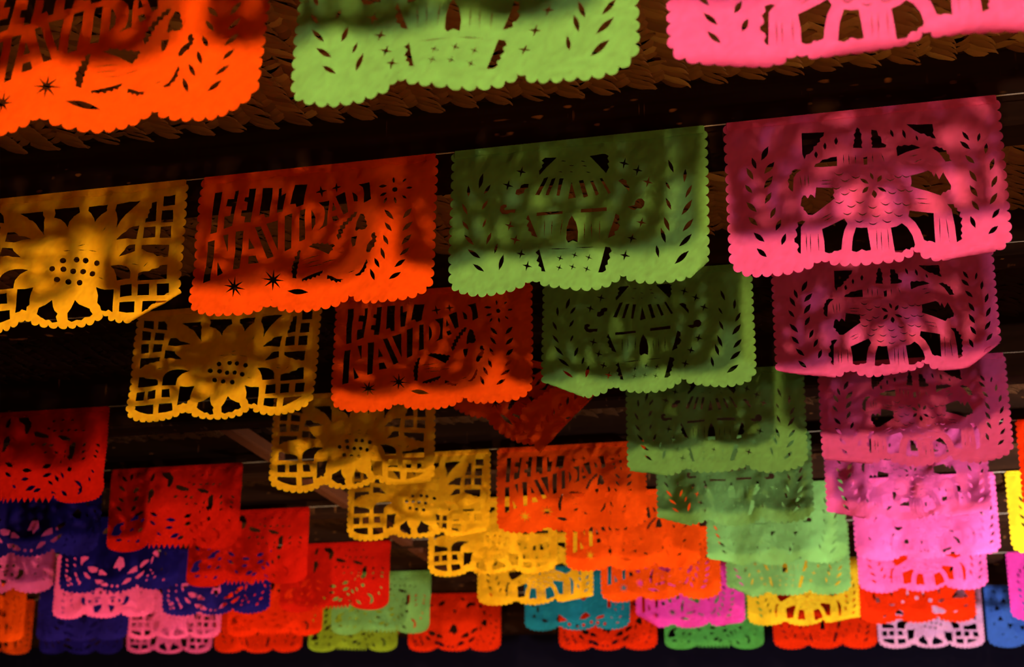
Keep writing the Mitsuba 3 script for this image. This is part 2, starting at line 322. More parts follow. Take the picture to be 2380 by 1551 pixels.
GREETING = ((170, 290), (2130, 110), (2112, 1335), (75, 1540)), [
    P(288,425,348,415,315,775,260,788), P(460,408,490,402,445,715,375,745,382,640,430,628,440,545,390,545,400,480,452,478),
    P(580,390,632,383,597,680,548,683,552,632,515,625,522,578,560,575,568,505,537,495,545,462,573,460), P(690,378,770,374,750,625,718,632,705,600,667,615),
    P(825,382,850,378,850,445,893,430,862,580,815,592), P(968,360,1070,357,1035,520,978,542,970,515,928,522),
    P(240,858,303,845,275,1200,210,1220), P(378,805,420,795,415,945), P(335,1035,390,1140,340,1162), P(482,768,545,757,525,1092,475,1108), P(590,820,635,905,588,915), P(595,980,645,968,672,1030,595,1048),
    P(635,722,680,712,788,962,738,985), P(725,685,820,655,820,905), P(880,620,943,598,930,885,875,912), P(1010,572,1055,562,1050,815,1000,832),
    P(1110,578,1130,605,1142,640,1140,690,1108,742), P(1170,515,1255,495,1245,708,1170,742,1205,710,1222,660,1227,600,1215,555),
    P(1285,508,1318,575,1285,590), P(1285,640,1325,628,1342,662,1300,682), P(1310,465,1390,432,1415,595,1378,615), P(1448,432,1478,448,1492,470,1495,510,1465,510), P(1495,360,1582,343,1605,492,1548,525,1545,440,1530,385),
    star(1188,418,50,4,.28,-.2), star(1317,390,44,4,.28,-.1), star(482,1253,88,8,.26,.15), star(782,1160,92,8,.26,.05), lens(900,1250,1092,1274,.24), disc(1802,422,21),
    P(1015,908,1000,905,982,925,985,950,960,960,968,990,950,1000,952,1025,936,1045,945,1070,935,1090,948,1110,945,1140,980,1145,975,1120,985,1100,980,1070,990,1055,985,1030,998,1010,995,985,1005,970,1003,940),
    P(1085,880,1115,870,1120,858,1150,862,1165,855,1185,868,1210,857,1230,872,1255,862,1270,878,1300,870,1315,885,1295,900,1300,920,1280,930,1265,958,1180,915),
    P(1030,1165,1035,1155,1215,1092,1210,1115,1195,1120,1190,1138,1165,1132,1155,1152,1130,1145,1115,1168,1090,1158,1075,1175,1050,1165,1040,1178),
    P(1255,1132,1290,1140,1330,1160,1385,1163,1365,1168,1362,1188,1340,1178,1325,1192,1305,1172,1285,1178,1275,1160,1252,1165),
    P(1480,1130,1520,1110,1550,1065,1578,1000,1590,1030,1575,1045,1582,1070,1565,1085,1562,1105,1540,1112,1530,1132,1500,1137),
    P(1495,600,1470,598,1462,618,1440,622,1438,645,1412,652,1410,680,1382,685,1380,712,1358,720,1362,745,1340,755,1345,780,1325,795,1340,832,1352,815,1365,812,1362,785,1382,778,1378,750,1400,742,1400,712,1422,705,1425,680,1450,672,1455,645,1478,640),
    P(1478,752,1490,680,1522,615,1545,620,1560,645,1555,660,1572,680,1568,700,1580,715,1560,745,1530,750,1510,742,1490,760), P(1448,812,1497,805,1480,880,1460,892,1448,850),
    P(1570,920,1580,880,1600,855,1628,832,1615,810,1620,785,1640,773,1650,790,1645,800,1664,812,1650,830,1658,850,1640,865,1640,890,1620,900,1600,935,1578,938),
    ] + leaves('1790,365,1785,315 1862,358,1892,328 1665,388,1735,388 1892,412,1942,405 1680,472,1740,450 1862,472,1900,502 1718,540,1742,490 1802,488,1815,542', .38) + leaves(
    '1722,592,1795,668 1720,690,1780,765 1710,795,1757,882 1695,905,1728,1000 1645,990,1688,1075 1612,1082,1650,1180 1870,660,1940,575 1868,765,1945,685 1862,878,1942,795 1855,975,1928,905 1815,1075,1905,1010 1772,1178,1870,1115', .30) + slits(
    '1020,990,1200,960 1030,1030,1200,1000 1060,1060,1230,1035 1200,1030,1330,1000 1420,1115,1480,1090', 4)

LANTERN = ((105, 300), (2165, 95), (2240, 1320), (75, 1500)), [
    P(955,343,910,395,870,440,822,492,818,460,845,430,840,412,858,395,838,375,865,350), P(1225,335,1350,318,1378,330,1368,350,1382,375,1368,390,1380,415,1355,458,1290,395),
    P(858,515,892,505,825,655,790,650), P(922,522,955,515,905,660,878,660), P(988,520,1020,520,990,662,968,662), P(1083,545,1117,665,1058,680), P(1140,530,1172,520,1215,650,1180,662), P(1228,525,1250,520,1300,625,1278,642), P(1303,500,1322,497,1395,612,1375,622),
    P(625,640,632,605,660,595,670,570,700,556,732,560,728,590,700,600,695,630,650,650), P(1455,520,1490,508,1525,525,1528,550,1552,580,1550,612,1500,560),
    P(497,770,505,735,530,722,555,728,552,745,532,755,540,770,630,765,625,795,590,792,560,805,520,800), P(1540,735,1600,728,1605,695,1630,678,1660,680,1682,705,1678,735,1655,757,1620,752,1600,765,1570,760),
    P(808,800,1015,780,1015,802,808,828), P(1160,755,1367,735,1367,765,1160,783), P(1090,815,1125,870,1140,940,1138,1025,1100,1012,1065,1035,1050,1010,1052,920,1070,850),
    P(738,815,780,915,820,1005,770,985,765,960,740,945,745,925,728,905,748,870,722,850), P(1440,785,1470,800,1472,840,1455,850,1478,880,1460,920,1435,930,1440,960,1382,985),
    P(838,1105,888,1282,855,1278,855,1250,830,1235,838,1210,815,1195,835,1155,808,1130), P(1360,1048,1400,1055,1412,1085,1390,1105,1402,1140,1380,1160,1382,1190,1360,1200,1368,1235,1340,1255,1305,1257),
    ] + [star(x, y, 44, 4, .26, .25) for x, y in P(672,462,563,568,585,900,637,1018,685,1135,738,1235,1505,390,1618,450,1703,545,1658,868,1580,990,1525,1125)] + [star(x, y, 30, 4, .22, .3) for x, y in P(1003,1165,1120,1135,1228,1142,1000,1245,1105,1233,1215,1238)] + leaves(
    '322,590,362,475 240,660,238,565 362,635,420,560 190,715,233,805 350,765,400,685 190,855,250,935 360,910,388,840 210,970,290,1055 395,1055,435,955 240,1090,345,1162 465,1130,490,1050 285,1210,378,1272 502,1262,538,1135 '
    '1865,370,1910,470 2000,550,2008,445 1845,540,1885,605 2012,675,2065,575 1855,675,1900,770 1985,808,2070,690 1842,825,1890,940 1995,938,2080,835 1820,915,1860,1035 1968,1062,2072,955 1785,1050,1808,1155 1938,1200,2052,1098', .26) + slits(
    '875,850,878,1000 935,850,935,990 1015,840,1005,1000 1190,860,1190,1000 1242,845,1250,1000 1312,840,1310,995 900,1100,1080,1080 1130,1070,1280,1052 990,370,1030,372 1060,410,1100,412 1150,375,1190,378 1165,410,1205,414 975,460,1010,465 1065,460,1095,463 1195,455,1230,460', 5)

TURTLE = ((70, 325), (2150, 70), (2270, 1300), (85, 1490)), [
    P(648,388,818,378,810,410,785,430,785,455,765,465,760,480,735,490,735,510,715,530,705,540,680,545,665,578,650,540), P(1440,312,1638,297,1648,345,1640,365,1655,385,1665,405,1635,402,1620,390,1600,392,1575,372,1550,375,1500,350),
    P(1068,345,1085,360,1085,380,1100,400,1095,430,1105,460,1095,480,1105,500,1035,500,1035,480,1045,460,1040,445,1052,430,1040,405,1055,385,1055,365), P(1175,362,1215,365,1225,400,1245,410,1250,430,1250,455,1285,470,1280,490,1225,500,1175,500,1182,480,1172,465,1180,450,1168,430,1180,410,1172,390),
    lens(752,522,755,572,.5), lens(822,460,822,512,.45), lens(908,420,905,477,.45), lens(1318,350,1340,407,.38), lens(1412,352,1432,414,.38), lens(1512,388,1527,430,.4),
    P(735,635,750,615,780,605,800,585,840,580,870,568,910,563,912,635,800,640), P(1110,575,1140,565,1140,625,1115,628),
    P(575,822,555,812,540,790,548,765,536,745,552,720,550,705,568,690,570,670,595,655,640,658,605,685,582,720), P(640,870,652,850,668,852,685,875,705,843,722,850,740,872,750,790,880,805,888,840,875,855,890,880,800,945,720,1000,685,998,670,975,650,960,655,945,630,930),
    P(1362,490,1375,470,1400,475,1425,462,1455,470,1480,460,1510,468,1550,480,1440,515,1370,550), P(1635,475,1670,462,1695,475,1710,472,1725,490,1745,492,1750,515,1768,525,1770,550,1786,568,1740,575,1690,510),
    P(1470,690,1605,643,1630,655,1650,688,1662,655,1690,705,1720,650,1782,750,1778,780,1755,785,1740,800,1720,800,1700,828,1600,800,1470,770,1478,740),
    P(1750,890,1800,890,1808,915,1828,920,1830,945,1855,950,1845,985,1870,1000,1855,1035,1870,1060,1855,1090,1870,1115,1855,1135,1868,1160,1825,1185,1810,1060,1785,930),
    P(1460,955,1645,962,1650,1080,1658,1190,1635,1182,1610,1178,1595,1185,1570,1175,1540,1100,1500,1040,1450,1000), P(1400,1060,1440,1090,1480,1150,1500,1215,1490,1245,1465,1260,1430,1253,1412,1270,1400,1285,1345,1290,1330,1200,1315,1105,1360,1090),
    P(1050,1105,1090,1112,1135,1110,1150,1200,1162,1285,1125,1292,1105,1285,1090,1278,1075,1290,1050,1300,1015,1290,1020,1220,1025,1180), P(790,1110,880,1070,960,1035,985,1075,960,1120,945,1180,935,1270,905,1280,880,1276,865,1290,835,1292,808,1280,805,1200),
    P(630,1095,625,1295,605,1280,598,1262,612,1240,605,1220,580,1205,578,1180,600,1160,600,1140,588,1115,610,1090,605,1060,640,1045,665,1050),
    lens(1163,690,1185,745,.4), lens(1215,762,1250,705,.42), lens(1085,738,1150,778,.34), lens(1100,850,1148,800,.42), lens(1215,802,1285,830,.34), lens(1188,825,1196,886,.62),
    ] + leaves('342,590,398,490 272,570,302,655 362,690,440,600 230,645,280,735 357,800,425,705 215,770,270,835 362,915,412,825 222,900,300,978 402,1030,442,945 235,1015,305,1085 440,1120,482,1035 272,1130,352,1200 482,1230,515,1140 292,1245,368,1315 '
    '1868,340,1922,410 1990,420,2005,350 1850,420,1930,480 2048,515,2058,430 1890,525,1965,588 2085,640,2115,545 1922,640,1982,725 2095,775,2140,680 1925,750,1988,838 2082,905,2140,815 1940,865,2000,945 2098,1012,2160,935 1930,985,1970,1080 2070,1132,2148,1065', .34) + arcs(
    1180, 800, 300, 300, [(.50, 9, .2), (.72, 13, .5), (.92, 16, 0)], span=.25) + slits('960,545,962,620 1000,545,1003,630 1050,550,1052,625 1180,545,1183,610 1250,540,1270,600 630,700,640,790 665,695,668,790 690,690,695,785 775,745,895,745 780,770,880,775 '
    '1470,545,1530,530 1490,590,1560,560 1490,860,1610,860 1520,890,1620,895 780,1030,870,985 800,1050,880,1010 670,1140,672,1290 700,1140,702,1300 760,1130,762,1290 1205,1120,1210,1290 1240,1120,1245,1300 1290,1110,1300,1280 1690,980,1695,1190 1740,990,1770,1190', 5)

_BIRD_S = ('1345,1030,1415,1065 1490,1095,1575,1100 1645,1075,1720,1045 1340,1105,1395,1145 1480,1170,1550,1165 1645,1145,1720,1115 1405,1210,1445,1245 1520,1260,1600,1220 1580,1275,1640,1240 1690,1175,1730,1210 1715,1260,1760,1300 1800,1255,1850,1305 '
    '1745,1130,1775,1185 1800,1110,1820,1160 1140,1195,1185,1165 1220,1205,1270,1165 1000,1280,1070,1270 1110,1290,1140,1275 1190,1305,1240,1270 1250,1115,1290,1080 1660,960,1690,945 1740,945,1775,960 1650,900,1690,880 1700,905,1740,890 1560,900,1600,880 '
    '1730,790,1765,780 1790,795,1825,780 1850,790,1885,775 1910,795,1945,780 1975,795,2005,785 1730,715,1760,710 1810,710,1840,705 1880,710,1910,705 1690,770,1720,765 1830,960,1845,930 1820,1000,1835,975 1790,1040,1800,1010')
BIRD = ((1010, 650), (2200, 610), (2160, 1365), (890, 1400)), [
    P(1150,1105,1165,1080,1180,1070,1200,1040,1230,1030,1250,1015,1282,1015,1270,1035,1255,1040,1230,1060,1230,1085,1190,1095), P(960,1220,985,1180,1000,1150,1030,1125,1060,1120,1095,1110,1088,1135,1060,1145,1050,1170,1068,1200,1040,1230,985,1235),
    P(1320,950,1330,905,1335,850,1350,825,1375,820,1390,850,1380,885,1360,905,1345,940), P(1355,752,1370,705,1400,680,1398,720,1378,757), P(1465,685,1540,680,1570,730,1560,765,1545,790,1530,808,1512,805,1518,745,1475,715),
    P(1585,795,1610,790,1640,798,1700,820,1700,840,1640,840,1595,825), P(1770,825,1800,820,1840,828,1885,850,1875,868,1845,860,1820,862), P(1905,880,1925,880,1920,960,1912,985,1900,1015,1885,1005,1878,1022,1850,990,1875,975,1875,910),
    disc(1878,1090,20), P(1915,1180,1945,1182,1970,1200,1985,1235,1980,1275,1950,1297,1940,1285,1958,1270,1950,1250,1968,1235,1945,1215)
    ] + leaves('1100,705,1145,755 1175,745,1200,680 1065,785,1115,835 1185,850,1245,800 1050,890,1100,930 1180,925,1235,880 1025,965,1080,1015 1160,1015,1215,955', .42) + leaves(_BIRD_S, .42) + leaves(
    '1980,918,2012,882 2088,890,2122,915 1978,968,2008,940 2080,938,2112,962 1978,1022,2012,998 2072,978,2108,1006 2062,1098,2088,1128 2043,1155,2052,1195', .42)

SKULL1 = ((560, 135), (1690, 120), (1680, 835), (545, 835)), [
    P(798,590,840,585,892,602,885,640,840,645,815,630), P(905,622,930,618,985,660,975,675,945,668,905,668), P(765,642,790,645,830,690,820,705,780,685), P(872,712,930,715,975,735,1012,768,990,782,920,765,885,745),
    P(1050,610,1075,550,1100,505,1140,520,1155,560,1160,600,1135,615,1112,645,1095,605,1070,612), P(1188,672,1220,635,1255,610,1285,600,1292,650,1250,665), P(1312,612,1330,575,1360,555,1402,545,1402,570,1360,600,1330,622), P(1272,712,1310,680,1368,648,1350,690,1300,727),
    P(1143,772,1165,735,1190,712,1237,715,1230,735,1190,762), P(735,500,770,490,810,500,790,525,760,545,745,580,735,550), disc(1050,780,14), disc(1102,783,14), P(1425,560,1440,520,1450,525,1448,560,1430,595)
    ] + leaves('600,510,622,540 600,560,625,585 600,610,625,640 600,660,628,690 612,700,648,728 625,750,650,770 680,500,692,530 675,560,695,590 690,640,705,675 705,690,725,715 725,760,745,725 1420,640,1440,660 1390,710,1415,690 1380,750,1405,735 1440,690,1460,670', .5)
SKULL2 = ((195, 690), (1060, 685), (1055, 1225), (190, 1225)), [
    P(680,738,705,730,728,745,705,760), P(732,815,745,785,770,772,820,775,822,800,775,805,745,828), P(850,785,885,805,878,828,850,815), P(890,850,915,860,915,892,893,885), P(868,965,905,925,930,950,922,1002,890,985), P(610,840,650,845,630,878),
    P(475,795,500,765,535,755,540,775,520,800,485,808), P(380,800,420,790,440,795,400,812)] + leaves('955,880,968,910 958,955,972,985 1010,930,1022,960 1005,990,1020,1020 990,1070,1005,1045 975,1120,1000,1095 950,1165,972,1140 888,1145,905,1125 935,1090,950,1070 258,1110,280,1135 300,1090,320,1110 315,1130,340,1150 270,1150,292,1170', .45)

FACE = ((480, 495), (1450, 480), (1440, 1085), (465, 1090)), [
    P(735,905,750,890,768,890,768,905,785,915,780,945,800,968,770,967,745,945), P(1150,898,1160,890,1190,895,1190,930,1175,950,1150,970,1110,970,1140,945), P(862,985,895,968,937,960,935,1000,900,1040,875,1035,870,1005), P(988,965,1055,975,1040,1005,1015,1038,1000,1000)
    ] + [disc(x, y, 15) for x, y in P(850,858,920,855,980,858,1040,855,1100,855,825,935,890,935,1030,930,1095,930,830,700,1080,690)] + leaves('862,908,930,900 990,905,1068,895 900,760,1000,755', .2) + leaves(
    '555,840,575,875 545,905,570,935 545,970,575,995 550,1015,575,1035 625,870,650,845 625,930,650,905 635,975,655,950 655,1000,675,990 560,780,580,810 620,800,640,775 1290,880,1310,850 1270,940,1295,915 1350,900,1370,930 1345,960,1365,985 1290,820,1310,795', .4)

PEAKS = ((1275, 460), (2235, 455), (2235, 1045), (1275, 1045)), [
    P(1490,735,1545,748,1640,748,1700,730,1600,792), P(1725,730,1790,722,1900,690,1812,778), P(1590,898,1672,960,1588,972,1565,950), P(1770,945,1800,900,1830,880,1872,912,1820,945), P(1920,942,1945,920,2000,910,1995,935,1930,950), P(2030,785,2055,780,2062,810,2060,850,2030,850),
    P(1425,940,1450,935,1492,955,1480,970,1450,968), P(1385,820,1405,825,1405,880,1385,870)] + [disc(x, y, 15) for x, y in P(1685,993,1752,1005,1808,997,1880,973,1937,980,2005,993,1360,910,1350,812)] + leaves('2100,800,2110,830 2095,850,2110,880 2160,820,2175,845 2155,870,2180,850 2130,940,2160,925 2105,990,2135,980 2055,930,2075,945', .4)

_T = lambda x, y, r, a: [(x + r * math.cos(a + 2.094 * i), y + r * math.sin(a + 2.094 * i)) for i in range(3)]
RING = ((2020, 400), (2920, 395), (2945, 935), (2055, 935)), [t for x, y, a in ((2185,537,.6),(2130,602,.2),(2158,690,.5),(2237,745,-.5),(2338,765,-.5),(2450,770,-.5),(2560,765,-.5),(2660,745,-.5),(2735,690,.5),(2760,605,.2),(2710,540,.6)) for t in [_T(x, y, 30, a)]] + leaves(
    '2085,455,2125,460 2175,452,2215,455 2065,525,2095,520 2075,610,2095,630 2100,720,2112,745 2165,830,2190,815 2270,840,2292,850 2370,845,2390,830 2780,455,2820,458 2700,455,2735,452 2820,525,2840,520 2805,730,2820,710 2700,835,2730,820', .5)
SUN = ((985, 150), (1960, 135), (1965, 735), (1000, 735)), [
    lens(1252,445,1270,502,.35), lens(1395,440,1398,512,.28), lens(1524,450,1530,518,.28), lens(1660,430,1662,492,.32), P(1760,527,1800,470,1835,440,1868,430,1880,480,1908,515,1870,522,1842,527), P(1128,515,1150,505,1172,548,1135,557),
    P(1238,565,1292,568,1275,586,1250,585), disc(1472,520,18), disc(1585,548,18), disc(1355,550,14), P(1645,555,1675,535,1708,533,1690,562,1655,568), P(1590,600,1612,592,1635,597,1655,612,1685,618,1712,640,1705,655,1680,668,1655,662,1620,668,1592,645,1600,622),
    P(1288,645,1300,625,1330,618,1350,635,1362,662,1320,682,1290,667), P(1185,655,1222,665,1195,682), P(1768,648,1785,638,1812,633,1792,657), P(1862,592,1900,578,1890,600,1868,607), lens(1110,460,1122,540,.3), lens(1875,380,1885,430,.4), lens(1300,300,1400,250,.4), lens(1500,240,1600,290,.4), lens(1120,300,1170,360,.4), lens(1760,300,1800,240,.4)]

def homography(fr):
    A, b = [], []
    for (x, y), (u, v) in zip(fr, ((0, 0), (1, 0), (1, 1), (0, 1))):
        A += [[x, y, 1, 0, 0, 0, -u * x, -u * y], [0, 0, 0, x, y, 1, -v * x, -v * y]]
        b += [u, v]
    return np.r_[np.linalg.solve(np.array(A, float), np.array(b, float)), 1].reshape(3, 3)

def outline(edge):
    """Sheet outline in metres, x right and y down: straight top, scalloped sides and a scalloped bottom of three lobes."""
    pts = [(0.004, 0), (W - .004, 0), (W - .004, 0.850 * H)]
    def lobe(x0, x1, cusp0, cusp1, n=18):
        return [(x0 + (x1 - x0) * (1 - math.cos(math.pi * i / n)) / 2, (cusp0 + (cusp1 - cusp0) * i / n) + (0.985 * H - (cusp0 + (cusp1 - cusp0) * i / n)) * math.sin(math.pi * i / n) ** .78) for i in range(1, n)]
    c = .872 * H
    pts += lobe(W - .004, .665 * W, 0.850 * H, c) + [(.665 * W, c)]
    if edge == 'zigzag':
        k = 9
        for i in range(2 * k):
            pts.append((.665 * W - (.33 * W) * (i + .5) / (2 * k), (0.975 if i % 2 else .915) * H))
    else:
        pts += lobe(.665 * W, .335 * W, c, c)
    pts += [(.335 * W, c)] + lobe(.335 * W, .004, c, 0.850 * H) + [(.004, 0.850 * H)]
    base = Polygon(pts).buffer(0).simplify(.0003)
    ring = base.exterior
    pitch, rad, inset = (.0168, .0087, .0030) if edge != 'zigzag' else (.0095, .0050, .0016)
    inner = base.buffer(-inset).exterior
    n = int(inner.length / pitch)
    bumps = []
    for i in range(n):
        p = inner.interpolate((i + .5) * inner.length / n)
        if p.y < .006 or (edge == 'zigzag' and .335 * W < p.x < .665 * W):
            continue
        bumps.append(p.buffer(rad, 5))
    g = unary_union([base] + bumps).intersection(box(-1, 0, 2, 1))
    return max(getattr(g, 'geoms', [g]), key=lambda q: q.area).simplify(.0002)

def design(groups, edge='scallop'):
    sheet = outline(edge)
    safe = sheet.buffer(-.0045)
    holes = []
    for fr, shapes in groups:
        M = homography(fr)
        for s in shapes:
            q = np.c_[np.array(s, float), np.ones(len(s))] @ M.T
            q = q[:, :2] / q[:, 2:]
            g = Polygon(np.c_[q[:, 0] * W, q[:, 1] * H])
            g = (g if g.is_valid else g.buffer(0)).simplify(.00025)
            holes.append(g.intersection(safe))
    cut = sheet.difference(unary_union(holes))
    return max(getattr(cut, 'geoms', [cut]), key=lambda q: q.area)

DESIGNS = {'sunflower': design([FLOWER]), 'greeting': design([GREETING]), 'lantern': design([LANTERN]), 'turtle': design([TURTLE]), 'bird': design([BIRD], 'zigzag'),
           'skull': design([SKULL1, SKULL2]), 'face': design([FACE]), 'peaks': design([PEAKS]), 'ring': design([RING]), 'sun': design([SUN])}

_cache = {}
def triangulated(name, nx, ny):
    """(x, y) vertices and triangles of the design, cut along an even grid so that the sheet can bend."""
    if (name, nx, ny) in _cache:
        return _cache[name, nx, ny]
    g = DESIGNS[name]
    bx0, by0, bx1, by1 = g.bounds
    gx, gy = np.linspace(bx0, bx1, nx + 1), np.linspace(by0, by1, ny + 1)
    cells = [box(gx[i], gy[j], gx[i + 1], gy[j + 1]) for i in range(nx) for j in range(ny)]
    shapely.prepare(g)
    inside = shapely.contains_properly(g, cells)
    V, Fc, at = [], [], 0
    part = shapely.intersection(g, np.array([c for c, k in zip(cells, inside) if not k]))
    for c, k in zip(cells, inside):
        if k:
            q = np.array(c.exterior.coords)[:4]
            V.append(q); Fc.append(np.array([[0, 1, 2], [0, 2, 3]]) + at); at += 4
    for p in part:
        for s in getattr(p, 'geoms', [p]):
            if s.geom_type != 'Polygon' or s.area < 1e-9:
                continue
            v, f = trimesh.creation.triangulate_polygon(s, engine='earcut')
            if len(f):
                V.append(v); Fc.append(np.asarray(f) + at); at += len(v)
    V, Fc = np.vstack(V), np.vstack(Fc)
    key = np.round(V * 2e5).astype(np.int64)
    _, first, inv = np.unique(key, axis=0, return_index=True, return_inverse=True)
    V, Fc = V[first], inv.ravel()[Fc]
    Fc = Fc[(Fc[:, 0] != Fc[:, 1]) & (Fc[:, 1] != Fc[:, 2]) & (Fc[:, 0] != Fc[:, 2])]
    a = V[Fc[:, 1]] - V[Fc[:, 0]]; b = V[Fc[:, 2]] - V[Fc[:, 0]]
    flip = a[:, 0] * b[:, 1] - a[:, 1] * b[:, 0] < 0
    Fc[flip] = Fc[flip][:, ::-1]
    _cache[name, nx, ny] = V, Fc
    return V, Fc

def bend(Q, S, p0, p1, r, ang, sign):
    """Roll the sheet about the line p0-p1 (sheet metres S), on the right-hand side as one walks from p0 to p1; Q holds (x, depth, y down)."""
    p0, p1 = np.array(p0) * [W, H], np.array(p1) * [W, H]
    d = (p1 - p0) / np.linalg.norm(p1 - p0)
    nrm = np.array([-d[1], d[0]])
    s = (S - p0) @ nrm
    m = s > 0
    th = np.minimum(s[m] / r, ang)
    rest = s[m] - th * r
    along = r * np.sin(th) + rest * np.cos(th)
    out = r * (1 - np.cos(th)) + rest * np.sin(th)
    Q[m, 0] += nrm[0] * (along - s[m]); Q[m, 2] += nrm[1] * (along - s[m])
    Q[m, 1] += sign * out
    return Q

def sheet_points(S, seed, folds=(), lean=0.0, wave=.008, waves=1.3, crumple=.009, hs=1.0, swing=0.0):
    """Hangs the flat sheet: S (x, y down) -> local (x, depth away from the camera, z)."""
    rng = np.random.default_rng(seed)
    u, v = S[:, 0] / W, S[:, 1] / H
    Q = np.c_[S[:, 0], np.zeros(len(S)), S[:, 1]]
    for f in folds:
        Q = bend(Q, S, *f)
    ph = rng.uniform(0, 6.28)
    n3 = np.c_[u * 5, v * 3, np.full(len(u), seed * 1.7)]
    Q[:, 1] += lean * v + wave * (v ** .8) * np.sin(2 * math.pi * waves * u + ph) + wave * .5 * v * np.sin(2 * math.pi * 2.7 * u + ph * 2)
    Q[:, 1] += crumple * np.minimum(1, v * 6) * 2 * (meshkit.fbm(n3, 3, seed) - .5)
    fine = np.c_[u * 16, v * 11, np.full(len(u), seed * .7)]
    Q[:, 1] += .0028 * np.minimum(1, v * 8) * 2 * (meshkit.noise(fine, seed + 4) - .5)
    top = np.c_[u * 34 + v * 6, v * 7, np.full(len(u), seed + .5)]
    Q[:, 1] += .0070 * np.exp(-((v - .06) / .075) ** 2) * np.minimum(1, v * 30) * 2 * (meshkit.noise(top, seed + 2) - .5)
    Q[:, 2] *= hs
    Q[:, 0] += swing * v
    return np.c_[Q[:, 0], Q[:, 1], -Q[:, 2]]

PAPER = {'yellow': (.95, .47, .012), 'orange': (.95, .080, .004), 'green': (.19, .45, .12), 'pink': (.95, .11, .43), 'red': (.66, .010, .004), 'blue': (.016, .009, .19),
         'bright blue': (.05, .14, .62), 'teal': (.012, .20, .30), 'magenta': (.88, .05, .46), 'leaf green': (.09, .42, .075), 'lime green': (.30, .45, .025), 'bright yellow': (.95, .60, .020), 'scarlet': (.92, .028, .003), 'pale pink': (.95, .42, .80)}
LOOK = {'sunflower': 'sunflower and lattice', 'greeting': 'Feliz Navidad lettering', 'lantern': 'lantern and leaves', 'turtle': 'round figure and leaves', 'bird': 'feathered bird',
        'skull': 'grinning skull', 'face': 'small face', 'peaks': 'mountain peaks', 'ring': 'ring of triangles', 'sun': 'rays and heart'}

def banner(row, colour, kind, x, label, seed, group=None, place=None, **bend_args):
    near = row <= 5; first = 1 <= row <= 3
    S, Fc = triangulated(kind, *((84, 44) if first else (60, 36) if near else (36, 22)))
    L = sheet_points(S, seed, **bend_args)
    o = string_at(row, x)
    slope = np.array([1.0, YAWROW[row], ROWS[row][2]])
    def to_world(L):
        if place is not None:
            return place(L)
        return o + L[:, :1] * slope + np.c_[np.zeros(len(L)), L[:, 1] - .0025, L[:, 2]]
    base = np.array(PAPER[colour])
    def paint(S, V, k=1.0):
        m = .86 + .28 * meshkit.fbm(np.c_[S * 150, np.full(len(S), seed)], 3, seed) + .10 * (meshkit.noise(np.c_[S * 1100, np.full(len(S), seed)], seed) - .5)
        return np.clip(base * (k * m)[:, None] ** np.array([.9, 1.2, 1.2]), 0, .97)
    key = numbered('paper_banner')
    tag(key, label, 'paper banner', group)
    V = to_world(L)
    scene[key + '__sheet'] = mikit.ply(trimesh.Trimesh(V, Fc, process=False), 'tissue', smooth=True, color=paint(S, V))
    # the hem: the top of the sheet turned down over the string and pasted
    nu = 84 if first else 60 if near else 30
    us = np.linspace(.012, .988, nu + 1)
    rows_ = np.array([0, .25, .6, 1.0])
    rng = np.random.default_rng(seed + 5)
    depth = .052 + .006 * np.sin(us * 40 + seed) * rng.uniform(.3, 1)
    SS = np.array([[a * W, H * d * t] for t in rows_ for a, d in zip(us, depth)])
    ba = {k: v for k, v in bend_args.items()}
    LL = sheet_points(SS, seed, **ba)
    LL[:, 1] -= .0022
    hv = to_world(LL)
    hf = []
    for j in range(len(rows_) - 1):
        for i in range(nu):
            a = j * (nu + 1) + i
            hf += [[a, a + nu + 1, a + nu + 2], [a, a + nu + 2, a + 1]]
    scene[key + '__hem'] = mikit.ply(trimesh.Trimesh(hv, hf, process=False), 'tissue', smooth=True, color=paint(SS, hv, .94))
    return key

B, Fw = 1, -1        # fold away from / towards the camera
